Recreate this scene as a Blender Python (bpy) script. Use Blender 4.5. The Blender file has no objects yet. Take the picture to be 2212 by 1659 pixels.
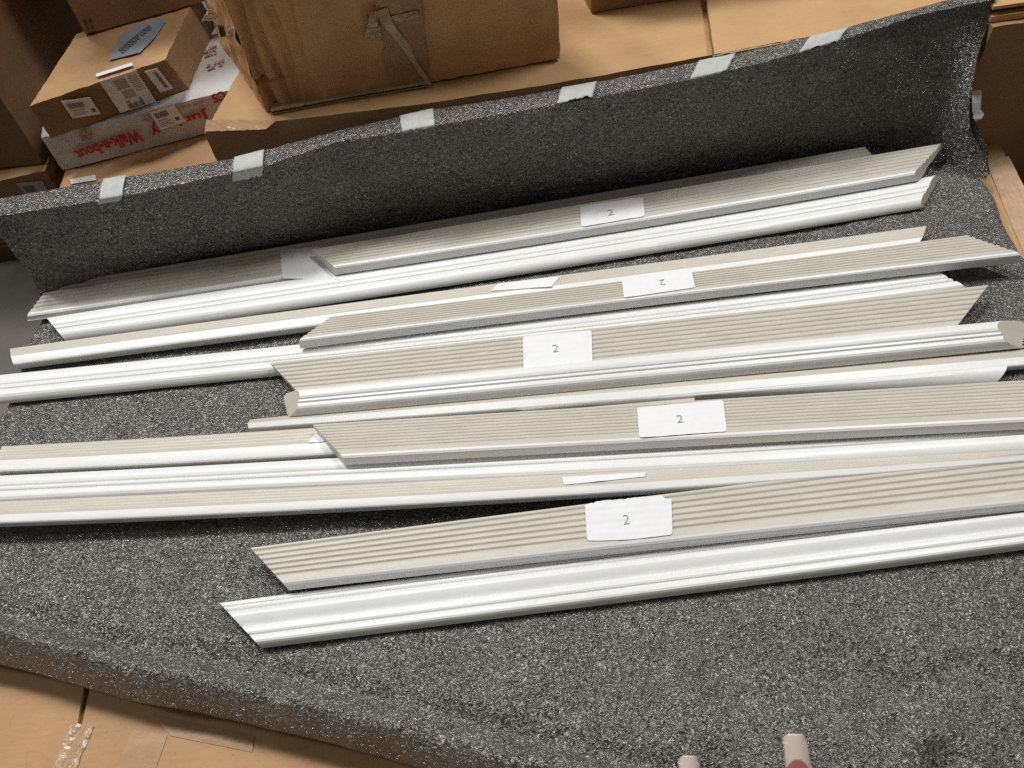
import bpy, bmesh, math, random
import numpy as np
from mathutils import Vector, Matrix, noise

S = bpy.context.scene
COL = S.collection
random.seed(7)
NV = noise.noise

# ------------------------------------------------------------------ camera
CAM_H, PITCH, ROLL, FPX = 0.84, math.radians(51), math.radians(8.3), 1662.0
_F = np.array([0, math.cos(PITCH), -math.sin(PITCH)])
_U0 = np.array([0, math.sin(PITCH), math.cos(PITCH)])
_X = np.array([1.0, 0, 0])
_R = math.cos(ROLL) * _X - math.sin(ROLL) * _U0
_U = math.cos(ROLL) * _U0 + math.sin(ROLL) * _X
cam = bpy.data.objects.new('camera', bpy.data.cameras.new('camera'))
COL.objects.link(cam)
M = Matrix.Identity(4)
for i in range(3):
    M[i][0], M[i][1], M[i][2] = _R[i], _U[i], -_F[i]
M[2][3] = CAM_H
cam.matrix_world = M
cam.data.lens = 36 * FPX / 2212
cam.data.sensor_width = 36
cam.data.clip_start = 0.01
cam.data.clip_end = 100
S.camera = cam
cam.data.dof.use_dof = True; cam.data.dof.focus_distance = 0.92; cam.data.dof.aperture_fstop = 16

# ------------------------------------------------------------------ light (warehouse ceiling lamps, indoors)
w = bpy.data.worlds.new('World'); S.world = w; w.use_nodes = True
bg = w.node_tree.nodes['Background']
bg.inputs[0].default_value = (1.0, 0.89, 0.78, 1); bg.inputs[1].default_value = 0.115
def lamp(loc, target, sx, sy, power, col):
    d = bpy.data.lights.new('ceiling_lamp', 'AREA'); d.shape = 'RECTANGLE'
    d.size, d.size_y, d.energy, d.color = sx, sy, power, col
    o = bpy.data.objects.new('ceiling_lamp', d); COL.objects.link(o)
    o.location = loc
    o.rotation_euler = (Vector(target) - Vector(loc)).to_track_quat('-Z', 'Y').to_euler()
lamp((-3.0, 2.9, 4.6), (0, 1, 0), 0.7, 0.6, 76, (1.0, 0.985, 0.96))
lamp((-1.0, 2.6, 4.6), (0, 1, 0), 1.0, 0.6, 132, (1.0, 0.985, 0.96))
lamp((2.4, 2.0, 4.6), (0, 0.8, 0), 1.4, 0.8, 102, (1.0, 0.98, 0.95))
lamp((-4.2, 1.25, 3.6), (0, 0.9, 0), 0.4, 0.3, 32, (1.0, 0.985, 0.96))
S.view_settings.view_transform = 'Standard'
S.view_settings.look = 'None'
S.view_settings.exposure = 0.0
S.view_settings.gamma = 1.0
S.render.engine = 'CYCLES'
S.cycles.use_denoising = False

# ------------------------------------------------------------------ helpers
def P(u, v, z=0.0):
    """the point at height z seen at (u, v) of the 2212 x 1659 photograph"""
    d = _F + _R * (u - 1106) / FPX - _U * (v - 829.5) / FPX
    t = (z - CAM_H) / d[2]
    return Vector((d[0] * t, d[1] * t, z))
def Py(u, v, y):
    d = _F + _R * (u - 1106) / FPX - _U * (v - 829.5) / FPX
    t = y / d[1]
    return Vector((d[0] * t, y, CAM_H + d[2] * t))

def tag(o, label=None, cat=None, group=None, kind=None):
    if label: o['label'] = label
    if cat: o['category'] = cat
    if group: o['group'] = group
    if kind: o['kind'] = kind
    return o
def empty(name, loc, label, cat, group=None):
    o = bpy.data.objects.new(name, None); COL.objects.link(o)
    o.location = loc; o.empty_display_size = 0.02
    return tag(o, label, cat, group, 'thing')
def mesh_obj(name, verts, faces, mat, parent=None, smooth=False, angle=None, uv=None, mats=None, fm=None):
    me = bpy.data.meshes.new(name)
    off = Vector((0, 0, 0))
    if parent is not None:
        q = parent
        while q is not None:
            off += q.location; q = q.parent
    me.from_pydata([tuple(Vector(v) - off) for v in verts], [], faces)
    if uv is not None:
        l = me.uv_layers.new(name='UVMap')
        for lp in me.loops: l.data[lp.index].uv = uv[lp.vertex_index]
    for m_ in (mats or [mat]): me.materials.append(m_)
    if fm:
        for p, i in zip(me.polygons, fm): p.material_index = i
    if smooth:
        me.polygons.foreach_set('use_smooth', [True] * len(me.polygons))
        if angle: me.set_sharp_from_angle(angle=math.radians(angle))
    me.update()
    o = bpy.data.objects.new(name, me); COL.objects.link(o)
    if parent is not None: o.parent = parent
    return o
def grid(name, fn, nu, nv, mat, parent=None, smooth=True, angle=None, uvs=(1, 1)):
    vs, uv = [], []
    for j in range(nv + 1):
        for i in range(nu + 1):
            vs.append(fn(i / nu, j / nv)); uv.append((i / nu * uvs[0], j / nv * uvs[1]))
    fs = [(j*(nu+1)+i, j*(nu+1)+i+1, (j+1)*(nu+1)+i+1, (j+1)*(nu+1)+i) for j in range(nv) for i in range(nu)]
    return mesh_obj(name, vs, fs, mat, parent, smooth, angle, uv)
def lerp(a, b, t): return a + (b - a) * t
def interp(pts, t):
    n = len(pts) - 1
    x = min(max(t, 0), 1) * n; i = min(int(x), n - 1); f = x - i
    p0 = pts[max(i-1, 0)]; p1 = pts[i]; p2 = pts[i+1]; p3 = pts[min(i+2, n)]
    return 0.5 * ((2*p1) + (p2 - p0)*f + (2*p0 - 5*p1 + 4*p2 - p3)*f*f + (3*p1 - p0 - 3*p2 + p3)*f*f*f)
def pix_interp(tab, u):
    if u <= tab[0][0]:
        a, b = tab[0], tab[1]
    elif u >= tab[-1][0]:
        a, b = tab[-2], tab[-1]
    else:
        for a, b in zip(tab, tab[1:]):
            if a[0] <= u <= b[0]: break
    return a[1] + (b[1]-a[1]) * (u-a[0]) / (b[0]-a[0])
def mesh_from_text(body, size, bold=0.0):
    c = bpy.data.curves.new('txt', 'FONT'); c.offset = bold; c.body = body; c.size = size
    c.align_x = 'CENTER'; c.align_y = 'CENTER'; c.resolution_u = 4
    o = bpy.data.objects.new('txt', c); COL.objects.link(o)
    bpy.context.view_layer.update()
    me = bpy.data.meshes.new_from_object(o.evaluated_get(bpy.context.evaluated_depsgraph_get()))
    vs = [tuple(v.co[:2]) for v in me.vertices]; fs = [tuple(p.vertices) for p in me.polygons]
    bpy.data.objects.remove(o); bpy.data.curves.remove(c); bpy.data.meshes.remove(me)
    return vs, fs

# ------------------------------------------------------------------ materials
class MT:
    def __init__(s, name, rough=0.5, spec=0.5):
        s.m = bpy.data.materials.new(name); s.m.use_nodes = True
        s.nt = s.m.node_tree; s.b = s.nt.nodes['Principled BSDF']
        s.b.inputs['Roughness'].default_value = rough
        s.b.inputs['Specular IOR Level'].default_value = spec
        s.tc = s.nt.nodes.new('ShaderNodeTexCoord')
    def n(s, t, **k):
        x = s.nt.nodes.new(t)
        for a, b in k.items(): setattr(x, a, b)
        return x
    def link(s, a, b): s.nt.links.new(a, b)
    def mapping(s, scale, src='Object', rot=(0, 0, 0)):
        m = s.n('ShaderNodeMapping'); m.inputs['Scale'].default_value = scale
        m.inputs['Rotation'].default_value = rot
        s.link(s.tc.outputs[src], m.inputs['Vector']); return m.outputs[0]
    def noise(s, vec, scale, detail=4, rough=0.6, dist=0):
        x = s.n('ShaderNodeTexNoise'); x.inputs['Scale'].default_value = scale
        x.inputs['Detail'].default_value = detail; x.inputs['Roughness'].default_value = rough
        x.inputs['Distortion'].default_value = dist
        s.link(vec, x.inputs['Vector']); return x.outputs['Fac']
    def ramp(s, fac, stops):
        r = s.n('ShaderNodeValToRGB'); e = r.color_ramp.elements
        while len(e) > 1: e.remove(e[-1])
        e[0].position = stops[0][0]; e[0].color = (*stops[0][1], 1)
        for p_, c in stops[1:]:
            q = e.new(p_); q.color = (*c, 1)
        s.link(fac, r.inputs['Fac']); return r.outputs['Color']
    def mix(s, fac, a, b, mode='MIX'):
        x = s.n('ShaderNodeMix', data_type='RGBA', blend_type=mode)
        if isinstance(fac, float): x.inputs[0].default_value = fac
        else: s.link(fac, x.inputs[0])
        for v, i in ((a, 6), (b, 7)):
            if isinstance(v, tuple): x.inputs[i].default_value = (*v, 1)
            else: s.link(v, x.inputs[i])
        return x.outputs[2]
    def bump(s, h, strength, dist, prev=None):
        x = s.n('ShaderNodeBump'); x.inputs['Strength'].default_value = strength
        x.inputs['Distance'].default_value = dist; s.link(h, x.inputs['Height'])
        if prev is not None: s.link(prev, x.inputs['Normal'])
        return x.outputs[0]
    def color(s, c): 
        if isinstance(c, tuple): s.b.inputs['Base Color'].default_value = (*c, 1)
        else: s.link(c, s.b.inputs['Base Color'])
    def normal(s, c): s.link(c, s.b.inputs['Normal'])

def m_foam():
    t = MT('grey_foam', 0.16, 1.0)
    v = t.mapping((1, 1, 1))
    warp = t.n('ShaderNodeTexNoise'); warp.inputs['Scale'].default_value = 90; warp.inputs['Detail'].default_value = 3
    t.link(v, warp.inputs['Vector'])
    add = t.n('ShaderNodeVectorMath', operation='MULTIPLY_ADD')
    t.link(warp.outputs['Color'], add.inputs[0]); add.inputs[1].default_value = (0.012, 0.012, 0.012); t.link(v, add.inputs[2])
    vo = t.n('ShaderNodeTexVoronoi'); vo.inputs['Scale'].default_value = 350
    t.link(add.outputs[0], vo.inputs['Vector'])
    vo2 = t.n('ShaderNodeTexVoronoi'); vo2.inputs['Scale'].default_value = 620
    t.link(add.outputs[0], vo2.inputs['Vector'])
    big = t.noise(v, 22, 4, 0.6)
    mid = t.noise(v, 160, 5, 0.7)
    sep = t.n('ShaderNodeSeparateColor'); t.link(vo.outputs['Color'], sep.inputs[0])
    c1 = t.ramp(sep.outputs[0], [(0, (0.118, 0.111, 0.102)), (0.5, (0.150, 0.142, 0.131)), (0.90, (0.190, 0.180, 0.168)), (1, (0.23, 0.22, 0.205))])
    c2 = t.ramp(mid, [(0.32, (0.62, 0.61, 0.60)), (0.66, (1.15, 1.15, 1.15))])
    c3 = t.ramp(big, [(0.3, (0.8, 0.8, 0.8)), (0.7, (1.12, 1.12, 1.12))])
    vs_ = t.n('ShaderNodeTexVoronoi'); vs_.inputs['Scale'].default_value = 460; vs_.inputs['Randomness'].default_value = 1.0
    t.link(v, vs_.inputs['Vector'])
    sp2 = t.n('ShaderNodeSeparateColor'); t.link(vs_.outputs['Color'], sp2.inputs[0])
    patch = t.ramp(t.noise(v, 14, 3, 0.6), [(0.38, (0.25, 0.25, 0.25)), (0.62, (1, 1, 1))])
    glint_spk = t.mix(1.0, t.ramp(sp2.outputs[1], [(0.90, (0, 0, 0)), (0.99, (0.85, 0.85, 0.85))]), patch, 'MULTIPLY')  # pale specks in the colour stand in for glints of light
    base = t.mix(1.0, t.mix(1.0, c1, c2, 'MULTIPLY'), c3, 'MULTIPLY')
    t.color(t.mix(glint_spk, base, (0.60, 0.585, 0.56)))
    geo = t.n('ShaderNodeNewGeometry')
    off = t.n('ShaderNodeVectorMath', operation='SUBTRACT'); t.link(vo.outputs['Color'], off.inputs[0]); off.inputs[1].default_value = (0.5, 0.5, 0.5)
    tilt = t.n('ShaderNodeVectorMath', operation='MULTIPLY_ADD'); t.link(off.outputs[0], tilt.inputs[0])
    tilt.inputs[1].default_value = (1.15, 1.15, 1.15); t.link(geo.outputs['Normal'], tilt.inputs[2])
    nrm = t.n('ShaderNodeVectorMath', operation='NORMALIZE'); t.link(tilt.outputs[0], nrm.inputs[0])
    b = t.bump(mid, 0.5, 0.004, nrm.outputs[0])
    b = t.bump(vo.outputs['Distance'], 0.6, 0.0022, b)
    b = t.bump(vo2.outputs['Distance'], 0.6, 0.001, b)
    t.normal(b)
    return t.m
def m_card(name, base, rough=0.75, dirt=0.25, lines=True):
    t = MT(name, rough, 0.25)
    v = t.mapping((1, 1, 1))
    n1 = t.noise(v, 7, 5, 0.6); n2 = t.noise(t.mapping((30, 400, 400)), 1, 3, 0.6)
    k = tuple(x * (1 - dirt) for x in base); h = tuple(min(1, x * 1.08) for x in base)
    c = t.ramp(n1, [(0.3, k), (0.6, base), (0.75, h)])
    sp = t.ramp(t.noise(v, 220, 2, 0.7), [(0.28, (0.72, 0.7, 0.68)), (0.40, (1, 1, 1))])
    c = t.mix(0.6, c, sp, 'MULTIPLY')
    c = t.mix(0.35, c, t.ramp(n2, [(0.3, (0.8, 0.8, 0.8)), (0.7, (1.1, 1.1, 1.1))]), 'MULTIPLY')
    t.color(c)
    b = t.bump(t.noise(v, 10, 3, 0.5), 0.5, 0.01)
    if lines:
        wv = t.n('ShaderNodeTexWave', wave_type='BANDS', bands_direction='X')
        wv.inputs['Scale'].default_value = 55; wv.inputs['Distortion'].default_value = 0.6
        t.link(v, wv.inputs['Vector'])
        b = t.bump(wv.outputs['Fac'], 0.05, 0.0008, b)
    b = t.bump(t.noise(v, 500, 3, 0.6), 0.12, 0.0006, b)
    t.normal(b)
    return t.m
def m_white():
    t = MT('white_paint', 0.34, 0.5)
    v = t.mapping((1, 1, 1))
    t.color(t.mix(1.0, t.ramp(t.noise(v, 12, 4, 0.6), [(0.3, (0.79, 0.795, 0.79)), (0.7, (0.84, 0.845, 0.84))]),
                  t.ramp(t.noise(v, 130, 3, 0.75), [(0.255, (0.80, 0.78, 0.75)), (0.29, (1, 1, 1))]), 'MULTIPLY'))
    b = t.bump(t.noise(v, 700, 3, 0.6), 0.12, 0.0005)
    b = t.bump(t.noise(v, 90, 2, 0.5), 0.08, 0.002, b)
    t.normal(b); return t.m
def m_beige():
    t = MT('bare_composite', 0.40, 0.5)
    v = t.mapping((1, 1, 1), 'UV')
    n1 = t.noise(t.mapping((14, 60, 1), 'UV'), 1, 5, 0.65, 0.4); n2 = t.noise(t.mapping((6, 700, 1), 'UV'), 1, 4, 0.6)
    c = t.ramp(n1, [(0.3, (0.545, 0.515, 0.45)), (0.55, (0.59, 0.558, 0.49)), (0.75, (0.63, 0.605, 0.545))])
    c = t.mix(0.4, c, t.ramp(n2, [(0.32, (0.90, 0.89, 0.88)), (0.68, (1.04, 1.04, 1.04))]), 'MULTIPLY')
    smear = t.ramp(t.noise(t.mapping((14, 90, 1), 'UV'), 1, 5, 0.7, 1.2), [(0.60, (0, 0, 0)), (0.72, (0.55, 0.55, 0.55))])
    c = t.mix(smear, c, (0.75, 0.73, 0.68))
    t.color(c)
    b = t.bump(t.noise(v, 480, 4, 0.7), 0.35, 0.0006)
    b = t.bump(n2, 0.2, 0.0008, b)
    t.normal(b); return t.m
def m_plain(name, col, rough=0.6, spec=0.4, var=0.08, nscale=60, bs=0.15, bd=0.0008, coat=0):
    t = MT(name, rough, spec); v = t.mapping((1, 1, 1))
    lo = tuple(c * (1 - var) for c in col); hi = tuple(min(1, c * (1 + var)) for c in col)
    t.color(t.ramp(t.noise(v, nscale, 4, 0.6), [(0.3, lo), (0.7, hi)]))
    t.normal(t.bump(t.noise(v, nscale * 4, 3, 0.6), bs, bd))
    if coat: t.b.inputs['Coat Weight'].default_value = coat
    return t.m
def m_cleartape():
    t = MT('clear_packing_tape', 0.38, 0.4); v = t.mapping((1, 1, 1))
    t.color(t.ramp(t.noise(v, 25, 4, 0.6), [(0.3, (0.33, 0.17, 0.07)), (0.7, (0.40, 0.22, 0.10))]))
    t.normal(t.bump(t.noise(t.mapping((25, 25, 90)), 1, 4, 0.7, 0.8), 0.6, 0.003))
    return t.m
def m_hazytape():
    t = MT('wrinkled_tape', 0.28, 0.7); v = t.mapping((1, 1, 1))
    t.color(t.ramp(t.noise(v, 60, 4, 0.6), [(0.3, (0.36, 0.225, 0.12)), (0.7, (0.47, 0.30, 0.17))]))
    t.normal(t.bump(t.noise(v, 80, 4, 0.7, 0.8), 0.4, 0.002))
    return t.m
def m_floor():
    t = MT('concrete', 0.6, 0.4); v = t.mapping((1, 1, 1))
    t.color(t.ramp(t.noise(v, 6, 6, 0.65), [(0.3, (0.095, 0.09, 0.078)), (0.7, (0.145, 0.138, 0.12))]))
    t.normal(t.bump(t.noise(v, 60, 4, 0.6), 0.2, 0.003)); return t.m
def m_skin():
    t = MT('skin', 0.45, 0.4); v = t.mapping((1, 1, 1))
    t.color(t.ramp(t.noise(v, 90, 4, 0.6), [(0.3, (0.50, 0.24, 0.16)), (0.7, (0.62, 0.32, 0.23))]))
    t.b.inputs['Subsurface Weight'].default_value = 0.125
    t.b.inputs['Subsurface Radius'].default_value = (0.01, 0.004, 0.002); t.b.inputs['Subsurface Scale'].default_value = 0.3
    t.normal(t.bump(t.noise(v, 600, 3, 0.6), 0.3, 0.0006)); return t.m

FOAM = m_foam()
TAN = m_card('tan_cardboard', (0.55, 0.345, 0.17), 0.7, 0.12)
FLAP = m_card('flap_cardboard', (0.49, 0.295, 0.15), 0.6, 0.12)
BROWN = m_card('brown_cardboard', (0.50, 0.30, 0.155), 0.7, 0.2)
DULL_SHADE = m_card('dull_shaded_cardboard', (0.33, 0.195, 0.10), 0.72, 0.25)  # darker card tone; shade on box fronts is put into the colour
WORN = m_card('worn_brown_cardboard', (0.62, 0.35, 0.16), 0.7, 0.25)
DEEP_SHADE = m_card('deep_shaded_cardboard', (0.23, 0.135, 0.07), 0.75, 0.3)  # still darker copy; shade between the stacked boxes is painted in
FLUTE = m_card('corrugated_edge', (0.50, 0.38, 0.22), 0.9, 0.3, False)
WHITE, BEIGE = m_white(), m_beige()
PAPER = m_plain('label_paper', (0.82, 0.82, 0.85), 0.55, 0.35, 0.02)
MASK = m_plain('masking_tape', (0.47, 0.485, 0.475), 0.55, 0.4, 0.12, 90, 0.5, 0.002)
INK = m_plain('grey_ink', (0.16, 0.15, 0.16), 0.7)
NUMINK = m_plain('number_ink', (0.30, 0.29, 0.31), 0.7)
INKL = m_plain('faint_ink', (0.42, 0.40, 0.42), 0.7)
RED = m_plain('red_print', (0.55, 0.035, 0.03), 0.6, var=0.2)
PINK = m_plain('faded_red_print', (0.55, 0.25, 0.24), 0.6, var=0.2)
WCARD = m_card('white_carton', (0.66, 0.65, 0.64), 0.55, 0.12)
BLUE = m_plain('blue_grey_label', (0.27, 0.31, 0.37), 0.4, 0.5, 0.12, 20)
CTAPE, HTAPE = m_cleartape(), m_hazytape()
WTAPE = m_plain('wrinkled_film', (0.56, 0.38, 0.25), 0.3, 0.5, 0.15, 45, 0.5, 0.002)
FTAPE = m_plain('amber_tape_on_flap', (0.40, 0.225, 0.10), 0.3, 0.5, 0.08, 25, 0.2, 0.001)
FLOOR = m_floor()
SKIN = m_skin()
NAILW = m_plain('white_nail_polish', (0.80, 0.68, 0.62), 0.18, 0.6, 0.02, 40, 0.02, 0.0002, 0.5)
NAILP = m_plain('pink_nail_bed', (0.50, 0.17, 0.14), 0.2, 0.6, 0.10, 120, 0.02, 0.0002, 0.5)
DARK_PRINT_GAP = m_plain('dark_brown_print_and_gap', (0.10, 0.06, 0.03), 0.8)  # print, and painted shade in a gap, a hole and under a box
TORN = m_card('torn_cardboard', (0.66, 0.48, 0.29), 0.9, 0.25, False)

# ------------------------------------------------------------------ flat print and stickers on a quad
class Quad:
    """bilinear patch TL, TR, BR, BL; (a, b) run right and down in 0..1"""
    def __init__(s, tl, tr, br, bl, lift=0.0, sag=None):
        s.c = [Vector(q) for q in (tl, tr, br, bl)]
        n = (s.c[1] - s.c[0]).cross(s.c[0] - s.c[3]).normalized()
        s.n = n; s.lift = lift; s.sag = sag
    def at(s, a, b, up=0.0):
        tl, tr, br, bl = s.c
        p = lerp(lerp(tl, tr, a), lerp(bl, br, a), b)
        if s.sag: p = p + s.n * s.sag(a, b)
        return p + s.n * (s.lift + up)
    def sheet(s, name, mat, parent, thick=0.0004, nu=10, nv=6, edge=None):
        vs, n = [], (nu + 1) * (nv + 1)
        for up in (thick, 0):
            for j in range(nv + 1):
                for i in range(nu + 1):
                    a, b = i / nu, j / nv
                    if edge: a, b = edge(a, b)
                    vs.append(s.at(a, b, up))
        f = []
        W_ = nu + 1
        for j in range(nv):
            for i in range(nu):
                a = j*W_+i
                f.append((a, a+W_, a+W_+1, a+1)); f.append((n+a, n+a+1, n+a+W_+1, n+a+W_))
        for i in range(nu):
            f.append((i, i+1, n+i+1, n+i)); q = nv*W_+i; f.append((q+1, q, n+q, n+q+1))
        for j in range(nv):
            q = j*W_; f.append((q+W_, q, n+q, n+q+W_)); q = j*W_+nu; f.append((q, q+W_, n+q+W_, n+q))
        return mesh_obj(name, vs, f, mat, parent)
    def marks(s, name, mat, parent, rects=(), texts=(), up=0.0008):
        """rects: (a0, b0, a1, b1); texts: (string, ca, cb, height in b, width stretch, rotation deg, aspect)"""
        vs, fs = [], []
        for a0, b0, a1, b1 in rects:
            k = len(vs)
            vs += [s.at(a0, b1, up), s.at(a1, b1, up), s.at(a1, b0, up), s.at(a0, b0, up)]
            fs.append((k, k+1, k+2, k+3))
        for body, ca, cb, size, stretch, rot in texts:
            tv, tf = mesh_from_text(body, 1.0, -0.014)
            wd = (s.c[1]-s.c[0]).length; hd = (s.c[3]-s.c[0]).length
            k = len(vs); cr, sr = math.cos(math.radians(rot)), math.sin(math.radians(rot))
            for x, y in tv:
                x, y = x * size * stretch, y * size
                x, y = x*cr - y*sr, x*sr + y*cr
                vs.append(s.at(ca + x * hd / wd, cb - y, up))
            fs += [tuple(k + q for q in f) for f in tf]
        return mesh_obj(name, vs, fs, mat, parent)
    def fitted(s, name, mat, parent, body, up=0.0008, bold=0.02):
        tv, tf = mesh_from_text(body, 1.0, bold)
        x0, x1 = min(p[0] for p in tv), max(p[0] for p in tv); y0, y1 = min(p[1] for p in tv), max(p[1] for p in tv)
        return mesh_obj(name, [s.at((x-x0)/(x1-x0), 1-(y-y0)/(y1-y0), up) for x, y in tv], tf, mat, parent)
def barcode(a0, b0, a1, b1, n=22, seed=1, vertical=False):
    r = random.Random(seed); out = []; x = 0.0
    tot = []; 
    while x < 1:
        wd = r.choice((0.015, 0.03, 0.045)); tot.append((x, min(1, x + wd))); x += wd + r.choice((0.015, 0.03))
    for p, q in tot:
        out.append((a0 + (a1-a0)*p, b0, a0 + (a1-a0)*q, b1) if not vertical else (a0, b0 + (b1-b0)*p, a1, b0 + (b1-b0)*q))
    return out

# ------------------------------------------------------------------ the foam lined tray: bed, raised back
root = empty('foam_lined_tray', (0, 0.7, 0), 'tray lined with grey packing foam, its back side turned up and taped', 'packing tray')
FRONT = [P(u, v - 4, -0.04) for u, v in [(-120, 1418), (0, 1441), (62, 1456), (175, 1488), (300, 1524), (425, 1544), (550, 1573), (678, 1603), (828, 1643), (1000, 1690), (1400, 1800), (2212, 2000), (2700, 2100)]]
def front_y(x):
    for a, b in zip(FRONT, FRONT[1:]):
        if a.x <= x <= b.x: return a.y + (b.y-a.y)*(x-a.x)/(b.x-a.x)
    return FRONT[0].y if x < FRONT[0].x else FRONT[-1].y
def left_x(y): return -0.765 + 0.004*math.sin(y*40) + (0.02 if y > 0.97 else 0) * (y-0.97)/0.05
RX = [(0.0, 0.80), (0.5, 0.80), (0.80, 0.797), (0.87, 0.806), (0.92, 0.822), (0.965, 0.828), (1.0, 0.826), (1.12, 0.82)]
def right_x(y):
    for a, b in zip(RX, RX[1:]):
        if a[0] <= y <= b[0]: return a[1] + (b[1]-a[1])*(y-a[0])/(b[0]-a[0])
    return 0.8
def foam_z(x, y, d):
    z = -0.0045 + 0.0025*NV(Vector((x*9, y*9, 1))) + 0.0012*NV(Vector((x*40, y*40, 5)))
    if y < 0.33 + 0.02*x:                       # gentle hollows in the free foam near the viewer
        k = min(1, (0.33 + 0.02*x - y)/0.1)
        z += k*0.011*NV(Vector((x*5+3, y*13, 2))) + k*0.004*NV(Vector((x*20, y*22, 8)))
    r = math.hypot(x - 0.362, y - 0.135)        # dimple with a swirl, lower right
    z += 0.006*math.exp(-((r-0.035)/0.012)**2) - 0.010*math.exp(-(r/0.022)**2)
    r = math.hypot(x - 0.335, (y - 0.175)); z -= 0.006*math.exp(-(r/0.012)**2)
    if d < 0.10:                                # rolled front edge
        lo = 0.35 + 0.65*max(0, min(1, (-0.25 - x)/0.35))
        z += lo*0.012*math.exp(-((d-0.032)/0.013)**2) - 0.008*math.exp(-((d-0.054)/0.014)**2)
        if d < 0.024: z -= (0.03)*(1 - d/0.024)**1.6
    return z
def bed(u, v):
    y1 = 1.12
    xx = lerp(-0.79, 0.84, u)
    y0 = front_y(xx)
    vv = v**1.15
    y = lerp(y0, y1, vv)
    l, r = left_x(y), right_x(y)
    x = lerp(l, r, u)
    y0 = front_y(x); y = lerp(y0, y1, vv)
    z = foam_z(x, y, (y - y0))
    e = min(x-l, r-x)
    if e < 0.02: z -= 0.02*(1-e/0.02)**2
    x += 0.0018*NV(Vector((x*60, y*60, 3))); 
    return Vector((x, y, z))
b = grid('foam_bed', bed, 330, 300, FOAM, root)
md = b.modifiers.new('thickness', 'SOLIDIFY'); md.thickness = 0.010; md.offset = -1

# raised back: columns from left to right, rows from the foot to the inner top edge, over the lip and down behind
DARK = [(-60, 492), (0, 480), (240, 440), (568, 375), (733, 322), (878, 297), (1106, 262), (1281, 230), (1494, 185), (1659, 147), (1818, 105), (1989, 42), (2134, 15)]
MIDL = [(-60, 478), (0, 467), (255, 427), (568, 360), (728, 307), (868, 285), (1106, 242), (1281, 212), (1491, 172), (1659, 133), (1818, 87), (1988, 32), (2133, 2)]
OUTL = [(-60, 438), (0, 428), (205, 393), (500, 343), (570, 325), (728, 282), (870, 250), (928, 237), (1106, 210), (1266, 182), (1476, 140), (1568, 122), (1659, 100), (1808, 65), (1978, 20), (2100, -12)]
BASE = [(-0.765, 1.005), (-0.60, 1.035), (-0.40, 1.05), (-0.2, 1.058), (0.0, 1.066), (0.2, 1.072), (0.4, 1.08), (0.55, 1.088), (0.66, 1.092), (0.735, 1.08), (0.775, 1.035), (0.80, 0.995), (0.828, 0.958)]
TOPU = [-24, 205, 440, 640, 850, 1060, 1290, 1540, 1760, 1900, 2020, 2090, 2138, 2150]
NB = len(TOPU)
BASEV = [Vector((x, y, -0.004)) for x, y in [(-0.757, 1.005), (-0.60, 1.035), (-0.40, 1.05), (-0.2, 1.058), (-0.02, 1.066), (0.15, 1.072), (0.33, 1.08), (0.50, 1.088), (0.62, 1.092), (0.70, 1.085), (0.745, 1.06), (0.778, 1.03), (0.800, 0.998), (0.816, 0.968)]]
def ext(px): return 0.022 * max(0.0, min(1.0, (px - 1200) / 900)) - 0.036 * max(0.0, min(1.0, (900 - px) / 800))
def lip(u, w_):
    """the lip of the raised back: w_ 0 inner edge, 1 where the sparkle starts, 2 outer edge"""
    px = interp(TOPU, u)
    if w_ <= 1:
        return lerp(P(px, pix_interp(DARK, px), 0.186 + ext(px)), P(px, pix_interp(MIDL, px), 0.199 + ext(px)), w_)
    return lerp(P(px, pix_interp(MIDL, px), 0.199 + ext(px)), P(px, pix_interp(OUTL, px), 0.201 + ext(px)), w_ - 1)
NW = 60
def wall_front(u, t):
    foot = interp(BASEV, u)
    p = lerp(foot, lip(u, 0), t)
    bul = math.sin(math.pi*t)
    p.y += 0.012*bul*NV(Vector((u*7, t*2, 3))) - 0.004*bul
    p.x += 0.010*bul*max(0, 1-u/0.06)
    if u > 0.80:                              # the turned-in right wing puffs out at its foot
        k = (u-0.80)/0.20
        p.x += k*(-0.034*math.sin(math.pi*t)*(1 if t > .3 else t/.3)) + k*0.004*math.exp(-((t-0.12)/0.12)**2)
        p.y -= k*0.010*math.exp(-((t-0.15)/0.15)**2)
    return p
def wall(u, v):
    t = v * 1.35
    if t < 1:
        p = wall_front(u, t)
        p += min(1, (1-t)*9)*(1 if u < 0.8 else 1-0.5*(u-0.8)/0.2)*Vector((0.001*NV(Vector((u*90, t*25, 9))), 0.0018*NV(Vector((u*120, t*16, 4))), 0.0012*NV(Vector((u*140, t*9, 2)))))
    else:
        k = (t - 1) / 0.35
        if k < 0.35:
            p = lip(u, k/0.35)
        elif k < 0.85:
            w_ = (k-0.35)/0.5; p = lip(u, 1+w_); p.z += 0.002*math.sin(math.pi*w_)
        else:
            w_ = (k-0.85)/0.15; f = wall_front(u, 1-w_); c0 = lip(u, 2); f0 = lip(u, 0)
            kk = max(0, (u-0.8)/0.2)
            p = f + Vector((lerp(c0.x-f0.x, 0.012*kk, w_), lerp(c0.y-f0.y, 0.012, w_), (c0.z-f0.z)*(1-w_)))
        q_ = min(1, k*3)
        p.y += q_*0.0016*NV(Vector((u*160, 3, 1)))
        p.z += q_*0.0010*NV(Vector((u*120, t*30, 7)))
    return p
wl = grid('foam_back_side', wall, 420, 150, FOAM, root)

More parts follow.
